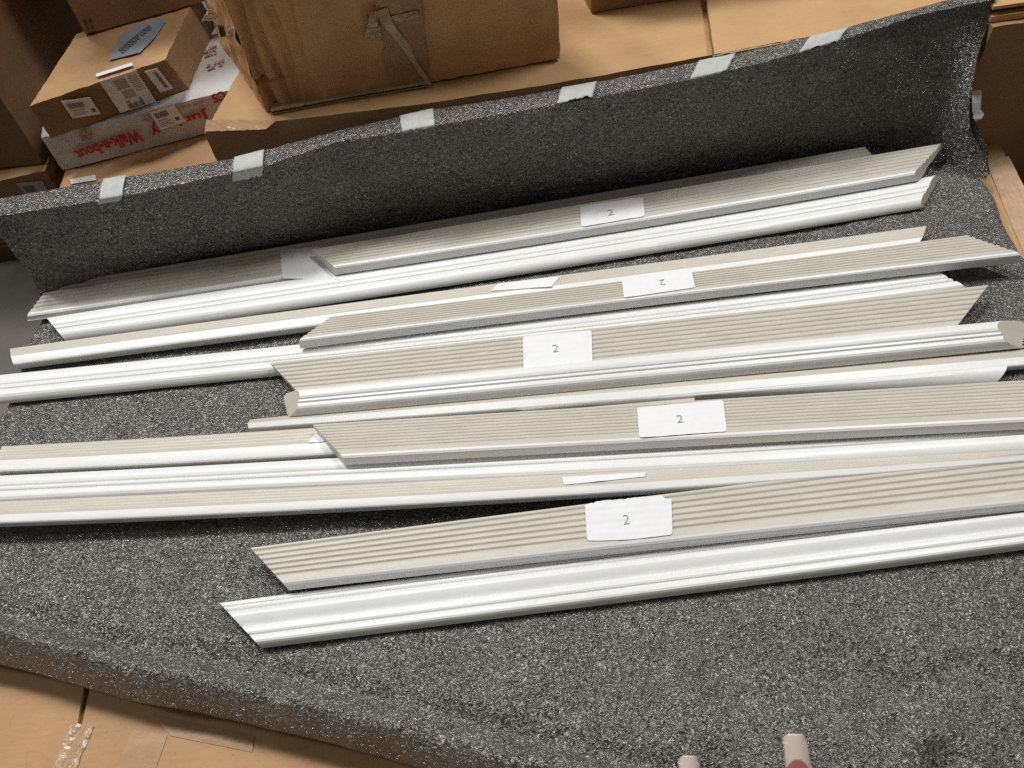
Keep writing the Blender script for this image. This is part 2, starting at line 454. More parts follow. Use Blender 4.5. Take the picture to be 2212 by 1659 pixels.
def u_of_px(px):
    lo, hi = 0.0, 1.0
    for _ in range(40):
        m_ = (lo+hi)/2
        if interp(TOPU, m_) < px: lo = m_
        else: hi = m_
    return lo
for k, (x0, x1, wlo, whi, sl) in enumerate([(212, 262, 0.15, 2.05, -14), (503, 568, -0.2, 2.0, -5), (870, 942, 0.75, 1.98, 6), (1203, 1279, 0.95, 2.0, -10), (1487, 1566, 0.8, 2.02, -22), (1722, 1806, 0.85, 1.9, -26)]):
    r_ = random.Random(k)
    def tape(a, b_, x0=x0, x1=x1, wlo=wlo, whi=whi, sl=sl, k=k):
        w_ = lerp(whi, wlo, b_) + (0.30*abs(NV(Vector((a*5.5, k*3.1, 2))))+0.10*NV(Vector((a*21, k, 5))))*max(0, (b_-0.6)/0.4)
        px = lerp(x0, x1, a) + sl*(1-b_)*-1 + (2*NV(Vector((b_*6, k, a))))
        u = u_of_px(px)
        p = lip(u, max(w_, 0))
        if w_ > 0: p.z += (0.0 if w_ < 1 else 0.002*math.sin(math.pi*(w_-1)))
        else: p.z += w_*0.03
        return p + Vector((0, -0.0030, 0.0032 + 0.0006*NV(Vector((a*5, b_*5, k)))))
    o = grid('masking_tape', tape, 14, 14, MASK, root)
    md = o.modifiers.new('thickness', 'SOLIDIFY'); md.thickness = 0.0005; md.offset = -1

# torn tape flap on the right wing, cardboard of the right side and the front flaps
SIL = [(2124, 128, .115), (2133, 148, .105), (2133, 160, .10), (2120, 168, .095), (2128, 185, .085), (2134, 200, .078), (2132, 222, .068), (2131, 236, .06), (2139, 246, .054), (2134, 256, .05), (2122, 262, .045)]
vs = []; fs = []
for i, (u_, v_, z_) in enumerate(SIL):
    u_ -= 13; a = P(u_, v_, z_); vs += [a, P(u_ - 20 + 2*math.sin(i*2), v_+3, z_) + Vector((0, 0.002, 0))]
for i in range(len(SIL)-1): fs.append((2*i, 2*i+1, 2*i+3, 2*i+2))
o = mesh_obj('torn_tape', vs, fs, PAPER, root); md = o.modifiers.new('thickness', 'SOLIDIFY'); md.thickness = 0.001

def slab(name, pts, z0, z1, mat, parent, mat2=None):
    n = len(pts)
    vs = [Vector((x, y, z1)) for x, y in pts] + [Vector((x, y, z0)) for x, y in pts]
    f = [tuple(range(n)), tuple(range(2*n-1, n-1, -1))] + [(i, n+i, n+(i+1) % n, (i+1) % n) for i in range(n)]
    a = sum(pts[i][0]*pts[(i+1) % n][1]-pts[(i+1) % n][0]*pts[i][1] for i in range(n))
    if a < 0: f = [tuple(reversed(q)) for q in f]
    return mesh_obj(name, vs, f, mat, parent, mats=[mat, mat2 or mat], fm=[0, 0] + [1]*n)
def xy(v): return (v.x, v.y)
ZR = -0.035
rf = [xy(P(2122, 222, ZR)), xy(P(2150, 290, ZR)), xy(P(2212, 425, ZR)), xy(P(2330, 700, ZR)), (0.74, 0.3), (0.74, 1.12)]
slab('side_flap', rf, ZR-0.005, ZR, TAN, root, FLUTE)
q = Quad(P(2130, 352, ZR), P(2178, 338, ZR), P(2290, 560, ZR), P(2215, 560, ZR), 0.0006, lambda a, b_: 0.0005*(1+NV(Vector((a*7, b_*7, 0)))))
q.sheet('packing_tape', WTAPE, root, 0.0004, 24, 24)

ZF = -0.075
def pt(u, v, z): return xy(P(u, v, z))
gapT, gapB = (186, 1470), (112, 1680)
left_flap = [pt(-150, 1350, ZF), pt(176, 1400, ZF), pt(180, 1490, ZF), pt(166, 1570, ZF), pt(116, 1665, ZF), pt(60, 1780, ZF), pt(-150, 1780, ZF)]
slab('front_flap', left_flap, ZF-0.005, ZF, FLAP, root, TORN)
right_flap = [pt(198, 1380, ZF), pt(194, 1495, ZF), pt(178, 1570, ZF), pt(126, 1665, ZF), pt(70, 1780, ZF), pt(1300, 1900, ZF), pt(1300, 1500, ZF)]
slab('front_flap', right_flap, ZF-0.005, ZF+0.0015, FLAP, root, TORN)
for c, m_, n_ in [(((287, 1578), (362, 1588), (330, 1680), (240, 1680)), FTAPE, 'packing_tape'), (((330, 1545), (550, 1590), (545, 1625), (370, 1590)), FTAPE, 'packing_tape')]:
    q = Quad(*[P(a, b_, ZF+0.002) for a, b_ in c], 0.0, lambda a, b_: 0.0001*(1+NV(Vector((a*3, b_*3, 0)))))
    q.sheet(n_, m_, root, 0.0002, 16, 12)
q = Quad(P(150, 1560, ZF), P(212, 1572, ZF), P(160, 1690, ZF), P(95, 1690, ZF), 0.0024, lambda a, b_: 0.0010*NV(Vector((a*7, b_*9, 4)))-0.002*math.exp(-((a-.5)/.12)**2))
q.sheet('wrinkled_tape', HTAPE, root, 0.0003, 26, 20, edge=lambda a, b_: (lerp(0.15, 0.9, a)+0.06*NV(Vector((b_*5, a, 1))), b_))
# body of the tray below (closed cardboard sides)
slab('tray_body', [(-0.755, 0.42), (-0.755, 1.0), (0.73, 1.0), (0.73, -0.1), (-0.1, -0.1)], -0.124, ZF-0.006, DULL_SHADE, root)

# ------------------------------------------------------------------ floor
fl = mesh_obj('floor', [(-6, -3, -0.125), (6, -3, -0.125), (6, 9, -0.125), (-6, 9, -0.125)], [(0, 1, 2, 3)], FLOOR)
tag(fl, kind='structure')

# ------------------------------------------------------------------ mouldings
def fluted(h0=9, h1=17, n=7, lip_s=0.80, dp=1.0):
    """back side up: closed section from the back edge over the fluted back, round the painted edge, and under"""
    pr = [(0.0, 1.5, 'b'), (0.0, h0-1.0, 'b'), (0.015, h0, 'b')]
    s0, s1 = 0.05, lip_s-0.03
    pitch = (s1-s0)/n
    H = lambda s: h0 + (h1-h0)*s/lip_s
    for i in range(n):
        a = s0 + pitch*i
        for f_, d in ((0.0, 0), (0.14, 0.4), (0.28, 1.2), (0.38, 1.45), (0.48, 1.2), (0.58, 0.4), (0.70, 0)):
            pr.append((a + pitch*f_, H(a + pitch*f_) - d*dp, 'b'))
    pr += [(lip_s, h1, 'b'), (lip_s+0.05, h1+0.2, 'w'), (lip_s+0.09, h1-0.4, 'w'), (lip_s+0.125, h1-2.2, 'w'), (lip_s+0.14, h1-5, 'w'), (lip_s+0.15, h1-9, 'w'),
           (lip_s+0.17, 3.5, 'w'), (lip_s+0.15, 1.2, 'w'), (lip_s+0.08, 0, 'w'), (0.7, 0.6, 'w'), (0.6, 3, 'w'), (0.35, 2.4, 'w'), (0.2, 4, 'w'), (0.1, 2, 'w')]
    return pr
def face_up(k=1.0):
    """painted side up, as on the frontmost moulding: flat, bead, ogee, bead, rounded thick edge"""
    raw = [(0.0, 0.0, 'b'), (0.0, 6.5, 'w'), (0.01, 7.5, 'w'), (0.04, 8.2, 'w'), (0.085, 8.0, 'w'), (0.10, 6.6, 'w'), (0.125, 8.2, 'w'), (0.165, 8.8, 'w'), (0.19, 8.0, 'w'), (0.205, 6.4, 'w'),
           (0.24, 9.6, 'w'), (0.275, 11.8, 'w'), (0.32, 13.2, 'w'), (0.37, 13.5, 'w'), (0.43, 12.7, 'w'), (0.49, 11.0, 'w'), (0.54, 9.3, 'w'), (0.58, 8.2, 'w'),
           (0.595, 10.2, 'w'), (0.615, 11.6, 'w'), (0.66, 12.1, 'w'), (0.71, 12.0, 'w'), (0.745, 11.2, 'w'), (0.765, 8.9, 'w'), (0.785, 10.0, 'w'),
           (0.80, 11.6, 'w'), (0.83, 12.2, 'w'), (0.89, 12.1, 'w'), (0.925, 11.2, 'w'), (0.95, 9.4, 'w'), (0.968, 7.0, 'w'), (0.98, 4.5, 'w'), (0.99, 2, 'w'), (0.99, 1, 'w'), (0.975, 0, 'b')]
    return [(s, h*k, m_) for s, h, m_ in raw]
def face_up_slim():
    """narrower visible face: broad roll at the back, two fine beads, rounded front"""
    return [(0.0, 0.0, 'b'), (0.0, 9, 'w'), (0.02, 11.0, 'w'), (0.07, 12.6, 'w'), (0.14, 13.6, 'w'), (0.22, 14.0, 'w'), (0.31, 13.6, 'w'), (0.38, 12.4, 'w'), (0.42, 10.6, 'w'),
            (0.44, 11.6, 'w'), (0.47, 12.6, 'w'), (0.51, 12.7, 'w'), (0.55, 12.0, 'w'), (0.572, 9.8, 'w'), (0.59, 11.0, 'w'), (0.62, 12.6, 'w'), (0.67, 13.2, 'w'), (0.74, 13.2, 'w'),
            (0.81, 12.4, 'w'), (0.87, 10.6, 'w'), (0.91, 8.4, 'w'), (0.945, 5.6, 'w'), (0.965, 2.6, 'w'), (0.97, 1.0, 'w'), (0.95, 0, 'b')]
def tipped(h0=6, hr=18, hw=16, sb=0.5, sw=0.78):
    """lying on its painted side and tipped: bare back slopes away, painted thick edge on top, front in shade"""
    pr = [(0.0, 0.0, 'b'), (0.0, h0, 'b')]
    n = 4
    for i in range(n):
        a = sb*(0.1 + 0.85*i/n); H = lambda s: h0 + (hr-h0)*s/sb
        for f_, d in ((0, 0), (0.08, 0.7), (0.12, 0.7), (0.18, 0)):
            s = a + sb*0.85/n*f_*3
            pr.append((s, H(s)-d, 'b'))
    pr += [(sb, hr, 'b'), (sb+0.02, hr+0.2, 'w'), (lerp(sb, sw, 0.5), lerp(hr, hw, 0.4), 'w'), (sw, hw, 'w'), (sw+0.03, hw-0.8, 'w'), (sw+0.052, hw-2.2, 'w'),
           (sw+0.06, hw-4, 'w'), (sw+0.045, hw*0.4, 'w'), (sw+0.03, 2, 'w'), (sw+0.01, 0, 'w')]
    return pr
def rounded():
    """heaviest profile: high roll behind, stepped beads in front, saw-like grooved underside"""
    pr = [(0.0, 3, 'w'), (-0.01, 7, 'w'), (0.03, 11, 'w'), (0.06, 11.5, 'w'), (0.08, 15, 'w'), (0.13, 18.5, 'w'), (0.20, 21.0, 'w'), (0.28, 22.0, 'w'), (0.37, 22.0, 'w'), (0.45, 21.2, 'w'), (0.51, 19.8, 'w'), (0.53, 18.6, 'w'), (0.54, 17.7, 'w'),
            (0.555, 18.2, 'w'), (0.58, 18.6, 'w'), (0.63, 18.2, 'w'), (0.65, 17.0, 'w'), (0.66, 15.7, 'w'), (0.675, 16.0, 'w'), (0.72, 16.2, 'w'), (0.79, 15.6, 'w'), (0.85, 13.8, 'w'), (0.90, 10.6, 'w'), (0.93, 6.8, 'w'), (0.945, 3, 'w'), (0.93, 0.2, 'w')]
    for i in range(8):
        s = 0.86 - i*0.1
        pr += [(s, 0.2, 'b'), (s-0.03, 1.8, 'b'), (s-0.06, 1.8, 'b')]
    return pr

def fit(pts, t_of, deg):
    xs = [p.x for p in pts]; ys = [p.y for p in pts]
    return np.polyfit(xs, ys, min(deg, len(pts)-1))
def moulding(name, label, U, L, prof, zu, zl, su=0.0, hu=None, sl_=1.0, hl=0.0, W=None, shear=0.0, endL=0.0, endR=0.0, deg=3, nseg=72, wob=0.0, group=None):
    """U, L: photograph points along the back and front visible edges; su/hu and sl_/hl say which
    section points those are (fraction of width, mm of height); W gives the width where a side is hidden"""
    hu = 0 if hu is None else hu
    Lp = [P(a, b_, zl + hl/1000) for a, b_ in L]
    cl = fit(Lp, None, deg)
    x0l, x1l = Lp[0].x, Lp[-1].x
    if U is not None:
        Up = [P(a, b_, zu + hu/1000) for a, b_ in U]
        cu = fit(Up, None, deg); x0u, x1u = Up[0].x, Up[-1].x
    def edge(t):
        xl = lerp(x0l, x1l, t); l = Vector((xl, float(np.polyval(cl, xl)), 0))
        if U is not None:
            xu = lerp(x0u, x1u, t); u_ = Vector((xu, float(np.polyval(cu, xu)), 0))
        else:
            sl0 = (np.polyval(cl, x1l) - np.polyval(cl, x0l))/(x1l-x0l)
            d = Vector((1, sl0, 0)).normalized(); nn = Vector((-d.y, d.x, 0))
            u_ = l + nn*W*(sl_-su) + d*lerp(shear, 0, t)
        return u_, l
    A = prof; n = len(A)
    hmax = max(h for _, h, _ in A)
    secs = []
    for j in range(nseg+1):
        t = j/nseg
        u_, l = edge(t); sec = []
        ax = (edge(min(1, t+0.01))[1] - edge(max(0, t-0.01))[1]).normalized()
        for s, h, _ in A:
            k = (s-su)/(sl_-su)
            p = u_ + (l-u_)*k
            p = Vector((p.x, p.y, lerp(zu, zl, s) + h/1000))
            low = (hmax-h)/1000
            p += ax*((-endL*low) * max(0, 1-t*8) + (endR*low)*max(0, 1-(1-t)*8))
            p.z += wob*math.sin(t*math.pi)
            sec.append(p)
        secs.append(sec)
    loc = (secs[nseg//2][0] + secs[nseg//2][n//2])/2
    root_ = empty('moulding_strip', (loc.x, loc.y, zl), label, 'moulding', group)
    vs = [p for sec in secs for p in sec]
    ln = (secs[-1][0]-secs[0][0]).length; wd_ = (secs[0][0]-secs[0][n//2]).length
    uvs_ = [(j/nseg*ln + loc.y, A[i][0]*0.066 + loc.x) for j in range(nseg+1) for i in range(n)]
    fw, fb = [], []
    for j in range(nseg):
        for i in range(n):
            i2 = (i+1) % n
            f = (j*n+i, j*n+i2, (j+1)*n+i2, (j+1)*n+i)
            (fw if (A[i][2] == 'w' and A[i2][2] == 'w') or (A[i][2] == 'w') else fb).append(f)
    caps = [tuple(range(n-1, -1, -1)), tuple(nseg*n+i for i in range(n))]
    def sub(nm, faces, mat):
        used = sorted({q for f in faces for q in f}); mp = {q: i for i, q in enumerate(used)}
        return mesh_obj(nm, [vs[q] for q in used], [tuple(mp[q] for q in f) for f in faces], mat, root_, True, 16, [uvs_[q] for q in used])
    sub('painted_face', fw, WHITE)
    bb = sub('bare_back', fb + caps, BEIGE)
    ref = [(s, h) for s, h, m_ in A if m_ == 'b' and h > 5] or [(0, 8)]
    ref = ref + [(0.5, 12)] if len(ref) < 2 else ref
    h_lo, h_hi = ref[1], max(ref, key=lambda q: q[0] if q[0] < 0.79 else 0)
    def surf(px, py_, s_=0.4):
        for _ in range(12):
            hh = h_lo[1] + (h_hi[1]-h_lo[1])*(s_-h_lo[0])/(h_hi[0]-h_lo[0])
            p = P(px, py_, lerp(zu, zl, s_) + hh/1000)
            best = min(range(201), key=lambda i: abs(sum((edge(i/200)[k].x for k in (0, 1)))/2 - p.x))
            u_, l = edge(best/200); d = (l-u_); d.x *= 0.0
            s_ = su + (sl_-su)*((Vector((0, p.y, 0))-Vector((0, u_.y, 0))).dot(d)/d.dot(d))
            s_ = max(-0.1, min(1.0, s_))
        return p
    return root_, surf
def _h_at(A, s):
    best = 0
    for (s0, h0, _), (s1, h1, _) in zip(A, A[1:]):
        if s0 <= s <= s1 and s1 > s0: best = max(best, h0 + (h1-h0)*(s-s0)/(s1-s0))
    return best
def sticker(parent, surf, corners, s0, s1, num=None, torn=None, rot=0, size=0.30, pos=(0.5, 0.5), nbar=True, edge=None):
    tl, tr, br, bl = corners
    q = Quad(surf(*tl, s0), surf(*tr, s0), surf(*br, s1), surf(*bl, s1), 0.0007,
             lambda a, b_: 0.00009*math.cos(b_*2*math.pi*6) + 0.0006*NV(Vector((a*6, b_*4, tl[0]))))
    def rc(a, b_):
        if edge: a, b_ = edge(a, b_)
        return a, b_
    def rounded_corner(a, b_):
        r_ = 0.035
        x, y = (a-0.5)*2, (b_-0.5)*2
        k = max(0, abs(x)-(1-r_*2))/(r_*2); m_ = max(0, abs(y)-(1-r_*4))/(r_*4)
        if k > 0 and m_ > 0 and k*k+m_*m_ > 1:
            sc = 1/math.sqrt(k*k+m_*m_)
            x = math.copysign((1-r_*2)+k*sc*r_*2, x); y = math.copysign((1-r_*4)+m_*sc*r_*4, y)
        return rc(x/2+0.5, y/2+0.5)
    o = q.sheet('adhesive_label', PAPER, parent, 0.00035, 40, 40, edge=rounded_corner)
    if num:
        me = q.marks('printed_number', NUMINK, parent, (), [(num, pos[0], pos[1], size, 1.05, rot)], 0.0010)
        me.parent = o; me.location = (0, 0, 0)
    return o
G = 'painted mouldings lying on the grey foam'
FL = fluted(dp=0.95)
A_, sA = moulding('moulding', 'fluted moulding in deep shade against the dark foam side, only its left end lit', [(109, 614), (553, 539.5), (1106, 449), (1500, 380), (1868, 316)], [(64, 691), (553, 616), (1106, 525), (1500, 458), (1905, 372)], fluted(9, 12, 6, 0.84, 1.7), 0.004, 0.0, 0, 9, 0.97, 3.5, deg=2, endL=0.3, group=G)
sticker(A_, sA, [(605, 541), (690, 533), (738, 606), (610, 602)], 0.1, 0.85)
C_, _ = moulding('moulding', 'rearmost white moulding, painted beads up, directly in front of the shaded fluted ones', [(102, 688), (553, 618), (1106, 533), (1659, 446), (2018, 380)], [(142, 737), (553, 681), (1106, 595), (1659, 508), (1978, 452)], face_up_slim(), 0.0, 0.0, 0, 9, 0.975, 1, deg=3, endR=0.75, group=G)
B_, sB = moulding('moulding', 'half shaded fluted moulding numbered 2, nearest the dark foam side', [(676, 538), (1106, 465), (1659, 373), (2026, 310)], [(730, 592), (1106, 536), (1659, 445.5), (1966, 393)], fluted(9, 16, 6, 0.80, 1.5), 0.019, 0.014, 0, 9, 0.97, 3.5, deg=2, endL=0.3, endR=0.9, group=G)
sticker(B_, sB, [(1252, 447), (1389, 426), (1393, 468), (1256, 491)], 0.1, 0.7, '2', size=0.42, pos=(0.47, 0.56), rot=4)
D_, sD = moulding('moulding', 'moulding tipped on its side, plain beige top, toothed right end, under the upside-down 2 piece', [(23, 753), (553, 681), (1106, 609), (1659, 534.5), (2008, 487)], [(40, 797), (553, 731), (1106, 660), (1659, 590), (1975, 549)], tipped(11, 18, 16, 0.40, 0.62), 0.0, 0.0, 0, 11, 0.65, 2, deg=3, endL=0.2, endR=-0.6, group=G)
sticker(D_, sD, [(1077, 613), (1209, 599), (1192, 620), (1060, 630)], 0.05, 0.45)
F_, _ = moulding('moulding', 'long white moulding with a curved right end, under the fluted piece with upside-down 2', [(-60, 817), (0, 811), (553, 754), (1106, 697), (1659, 632), (2016, 588)], [(-60, 879), (0, 873), (553, 817), (1106, 757), (1659, 690), (2086, 634)], face_up_slim(), 0.0, 0.0, 0, 9, 0.975, 1, deg=3, endR=0.1, group=G)
E_, sE = moulding('moulding', 'fluted moulding with its printed 2 upside down and ragged mitred ends', [(715, 683), (1106, 635), (1659, 566), (2087, 507)], [(648, 752), (1106, 694.5), (1659, 629.5), (2203, 566)], fluted(9, 17, 7, 0.80, 1.3), 0.016, 0.0155, 0, 9, 0.97, 3.5, deg=2, group=G)
sticker(E_, sE, [(1343, 604.5), (1492, 579.5), (1502, 622), (1348, 644.5)], 0.15, 0.7, '2', size=0.42, pos=(0.56, 0.5), rot=183)
G_, sG = moulding('moulding', 'deeply grooved moulding numbered 2 directly behind the thick rounded white one', [(583, 783), (1106, 727), (1659, 667), (2136, 614.5)], [(642, 846), (1106, 800), (1659, 747), (2068, 702)], fluted(9, 15, 7, 0.80, 1.35), 0.014, 0.006, 0, 9, 0.80, 15, deg=2, group=G)
sticker(G_, sG, [(1129.5, 727), (1278, 714.5), (1280, 782), (1131, 796)], 0.08, 0.72, '2', size=0.34, pos=(0.47, 0.5), rot=3)
H_, _ = moulding('moulding', 'thick rounded white moulding with stepped beads, both cut ends showing bare beige', [(645, 844), (1106, 797), (1659, 744), (2156, 695)], [(665, 897), (1106, 857), (1431, 829), (1658, 804), (2133, 759)], rounded(), 0.008, 0.008, 0.2, 21.0, 0.945, 1.5, deg=2, endL=1.3, endR=2.2, group=G)
I_, sI = moulding('moulding', 'narrow moulding edge with rounded left tip, directly in front of the thick rounded moulding', [(540, 907), (663, 893), (1106, 850), (1658, 800), (2138, 760), (2260, 752)], [(541, 933), (1106, 889), (1659, 846), (2212, 796), (2260, 792)], tipped(6, 13, 11, 0.5, 0.8), 0.0, 0.0, 0, 6, 0.83, 2, deg=2, group=G)
I2, _ = moulding('moulding', 'shaded low moulding with rounded right end, only a grey strip showing at the right', [(1120, 884), (1659, 839), (2176, 792)], [(1106, 893), (1659, 857), (2165, 827)],
                 [(-0.6, 0, 'b'), (-0.6, 8, 'w'), (-0.3, 10.5, 'w'), (0.0, 11, 'w'), (0.25, 10, 'w'), (0.45, 8, 'w'), (0.62, 5, 'w'), (0.74, 2, 'w'), (0.8, 0, 'w')], 0.0, 0.0, 0.0, 11, 0.8, 0.5, deg=2, endR=-0.8, group=G)
J_, sJ = moulding('moulding', 'tipped moulding with fine grooves, left end at the left edge, its label corner half covered', [(4, 964), (553, 933), (1106, 892), (1500, 860)], [(2, 1027), (553, 1000), (1106, 962), (1500, 930)], tipped(8, 18, 16, 0.44, 0.64), 0.0, 0.0, 0, 8, 0.67, 2, deg=2, group=G)
sticker(J_, sJ, [(692, 928), (760, 922), (760, 950), (663, 958)], 0.1, 0.5)
L_, _ = moulding('moulding', 'white face-up moulding crossing the whole photo, in front of two tipped and fluted ones', [(-60, 1031), (0, 1028), (553, 1000), (1106, 966), (1659, 928), (2290, 880)], [(-60, 1096), (0, 1093), (553, 1069), (1106, 1042), (1659, 1018), (1981, 1001), (2290, 978)], face_up_slim(), 0.006, 0.006, 0, 9, 0.975, 1, deg=3, group=G)
M_, sM = moulding('moulding', 'tipped moulding with a wide dark shadow on the foam in front of it', [(-60, 1086), (0, 1084), (553, 1058), (1106, 1030), (1981, 985), (2290, 968)], [(-60, 1140), (0, 1137.5), (553, 1114), (1106, 1086), (1516, 1060), (2000, 1022), (2290, 1000)], tipped(6, 17, 15, 0.55, 0.74), 0.010, 0.014, 0, 6, 0.77, 2, deg=3, group=G)
sticker(M_, sM, [(1214, 1032), (1395, 1022), (1393, 1031), (1218, 1049)], 0.4, 0.58)
K_, sK = moulding('moulding', 'fluted moulding numbered 2 running out of the right edge, behind the torn-label one', [(678, 916.5), (1106, 888), (1659, 855), (2083, 829), (2290, 815)], [(750, 1004), (1106, 985), (1659, 955), (2212, 928), (2290, 923)], fluted(9, 17, 9, 0.80, 1.0), 0.019, 0.020, 0, 9, 0.97, 3.5, deg=2, endL=0.2, group=G)
sticker(K_, sK, [(1376, 881.5), (1562, 865), (1570, 933), (1381, 946.5)], 0.1, 0.72, '2', size=0.36, pos=(0.48, 0.52), rot=3)
O_, _ = moulding('moulding', 'frontmost white moulding, broad painted face up with deep cove and pointed left end', [(474, 1303), (600, 1286), (850, 1252), (1106, 1222), (1659, 1152), (2290, 1076)], [(565, 1401), (1106, 1330), (1659, 1260), (1814, 1243), (2212, 1187), (2290, 1176)], face_up(), 0.0, 0.0, 0, 6.5, 0.99, 1, deg=2, group=G)
N_, sN = moulding('moulding', 'frontmost beige fluted moulding, its label numbered 2 torn along the top', [(540, 1183), (1106, 1107), (1521, 1056), (1900, 1010), (2212, 972), (2290, 962)], [(623, 1274), (1106, 1219), (1659, 1159), (2212, 1100), (2290, 1092)], fluted(9, 15, 6, 0.82, 1.3), 0.018, 0.010, 0, 9, 0.97, 3.5, deg=2, group=G)
sticker(N_, sN, [(1263, 1086), (1450, 1068), (1453, 1160), (1268, 1169)], 0.06, 0.74, '2', size=0.34, pos=(0.47, 0.55), rot=3,
        edge=lambda a, b_: (a, (b_ + (0.05*abs(NV(Vector((a*14, 2, 3)))) + (0.09 if a > 0.92 else 0.03*(a < .1)))*(1-b_)*(b_ < 0.4) + (0.06*max(0, (a-0.5))*-1 + 0.02*math.sin(a*4))*(b_ > 0.8))))

# ------------------------------------------------------------------ cartons
def carton(name, label, c8, mat, top=None, side=None, group=None, crumple=None, parts=('front_panel', 'top_panel', 'left_panel', 'right_panel'), cat='cardboard box', res=28, warp=None):
    """c8: front TL TR BR BL, back TL TR BR BL"""
    f_tl, f_tr, f_br, f_bl, b_tl, b_tr, b_br, b_bl = c8
    ctr = sum(c8, Vector())/8
    loc = (f_bl+f_br+b_bl+b_br)/4
    r_ = empty(name, loc, label, cat, group)
    quads = {'front_panel': (f_tl, f_tr, f_br, f_bl), 'top_panel': (b_tl, b_tr, f_tr, f_tl), 'left_panel': (b_tl, f_tl, f_bl, b_bl), 'right_panel': (f_tr, b_tr, b_br, f_br), 'back_panel': (b_tr, b_tl, b_bl, b_br), 'bottom_panel': (f_bl, f_br, b_br, b_bl)}
    out = {}
    for k, q in quads.items():
        n = (q[1]-q[0]).cross(q[0]-q[3]).normalized()
        def fn(a, b_, q=q, n=n, k=k):
            p = lerp(lerp(q[0], q[1], a), lerp(q[3], q[2], a), b_)
            e = min(a, 1-a, b_, 1-b_)
            w_ = min(1, e*12)
            p = p + n*(w_*0.0030*NV(p*9) )
            if crumple: p = p + n*crumple(k, a, b_)
            # softened, slightly worn edges
            jit = Vector((NV(p*70+Vector((3, 0, 0))), NV(p*70), NV(p*70+Vector((0, 9, 0)))))*0.0012
            p = p + jit
            if warp: p = p + Vector((0, warp(p), 0))
            return p
        m_ = top if (k == 'top_panel' and top) else (side if (k in ('left_panel', 'right_panel') and side) else mat)  # where top and side differ, lit and shaded tones are painted in
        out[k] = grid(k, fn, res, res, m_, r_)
        out[k+'_q'] = q
    return r_, out
def box8(ftl, ftr, fbr, fbl, depth):
    f = [ftl, ftr, fbr, fbl]
    return f + [p + depth for p in f]
def vert_up(p, h): return p + Vector((0, 0, h))

# broad tan box whose top runs behind the foam
ZP = 0.198
a, b_ = P(441, 288, ZP), P(785, 252, ZP)
dirf = Vector((1.165, 0.035, 0)).normalized()
fr = a + dirf*1.45
dback = (P(515, 158, ZP) - a); dback = dback.normalized()*0.62
H_P = 0.30
PW = [(-0.45, 0.0), (-0.30, 0.0), (-0.06, -0.020), (0.2, -0.022), (0.4, -0.012), (0.6, 0.002), (0.75, 0.018), (1.2, 0.02)]
def pwarp(p):
    k = max(0.0, 1 - max(0, p.y-1.09)/0.25)
    for a_, b2 in zip(PW, PW[1:]):
        if a_[0] <= p.x <= b2[0]: return k*(a_[1] + (b2[1]-a_[1])*(p.x-a_[0])/(b2[0]-a_[0]))
    return 0.0
pr, po = carton('shipping_box', 'broad tan box whose top runs behind the taped foam lip and carries the other boxes', box8(a, fr, fr-Vector((0, 0, H_P)), a-Vector((0, 0, H_P)), dback), BROWN, TAN, BROWN, 'cardboard boxes stacked behind the tray', res=60, warp=pwarp)
def onq(q, c, lift=0.0015, sag=None):
    t = [lerp(lerp(Vector(q[0]), Vector(q[1]), a_), lerp(Vector(q[3]), Vector(q[2]), a_), b2) for a_, b2 in c]
    return Quad(*t, lift, sag)
q = Quad(P(447, 262, ZP), P(600, 262, ZP), P(575, 282, ZP), P(443, 287, ZP), 0.001, lambda a_, b2: 0.001*(1+NV(Vector((a_*12, b2*8, 0)))))
q.sheet('packing_tape', HTAPE, pr, 0.0004, 24, 8)

# box with dents and folded left corner
ZQ = ZP + 0.003
bl, br = P(575, 241, ZQ), P(1210, 126, ZQ)
dq = (P(473, 86, ZQ) - bl)*0.95
def crump(k, a_, b2):
    if k == 'front_panel':
        t = 0.0
        for c_, w_, d_, y0 in ((0.035, 0.012, -0.009, 0), (0.075, 0.010, -0.007, 0), (0.115, 0.014, -0.006, 0.35), (0.165, 0.016, -0.004, 0.2), (0.20, 0.012, 0.003, 0)):
            cc = c_ + 0.012*math.sin(b2*5+c_*40) - 0.03*(1-b2)*0
            t += 1.7*d_*math.exp(-((a_-cc)/w_)**2)*(1 if b2 > y0 else 0.3)
        t += -0.010*math.exp(-((b2-0.80)/0.012)**2)*max(0, 1-a_/0.17)
        t += 0.006*NV(Vector((a_*14, b2*5, 1)))*min(1, a_*3)
        return t
    if k == 'left_panel': return 0.006*NV(Vector((a_*9, b2*9, 4)))
    return 0
qr, qo = carton('shipping_box', 'large worn brown box with a crumpled left corner and torn tape in front', box8(bl+Vector((0, 0, .24)), br+Vector((0, 0, .24)), br, bl, dq), WORN, TAN, WORN, 'cardboard boxes stacked behind the tray', crump, res=150)
fy = lambda u, v: None
def onface(q, u, v, lift=0.0):
    """point of the photograph on the plane of quad q"""
    a0, a1, a3 = Vector(q[0]), Vector(q[1]), Vector(q[3])
    n = (a1-a0).cross(a0-a3).normalized()
    d = Vector((_F + _R * (u - 1106) / FPX - _U * (v - 829.5) / FPX)); o_ = Vector((0, 0, CAM_H))
    t = (a0-o_).dot(n)/d.dot(n)
    return o_ + d*t + n*lift
def face_quad(q, c, lift=0.0015, sag=None):
    Q_ = Quad(*[onface(q, u, v) for u, v in c], lift, sag); 
    n = (Vector(q[1])-Vector(q[0])).cross(Vector(q[0])-Vector(q[3])).normalized()
    if Q_.n.dot(n) < 0: Q_.n = -Q_.n
    return Q_
fq = qo['front_panel_q']
Q_ = face_quad(fq, [(790, -30), (905, -30), (928, 178), (848, 190)], 0.005, lambda a_, b2: 0.002*NV(Vector((a_*4, b2*4, 2))))
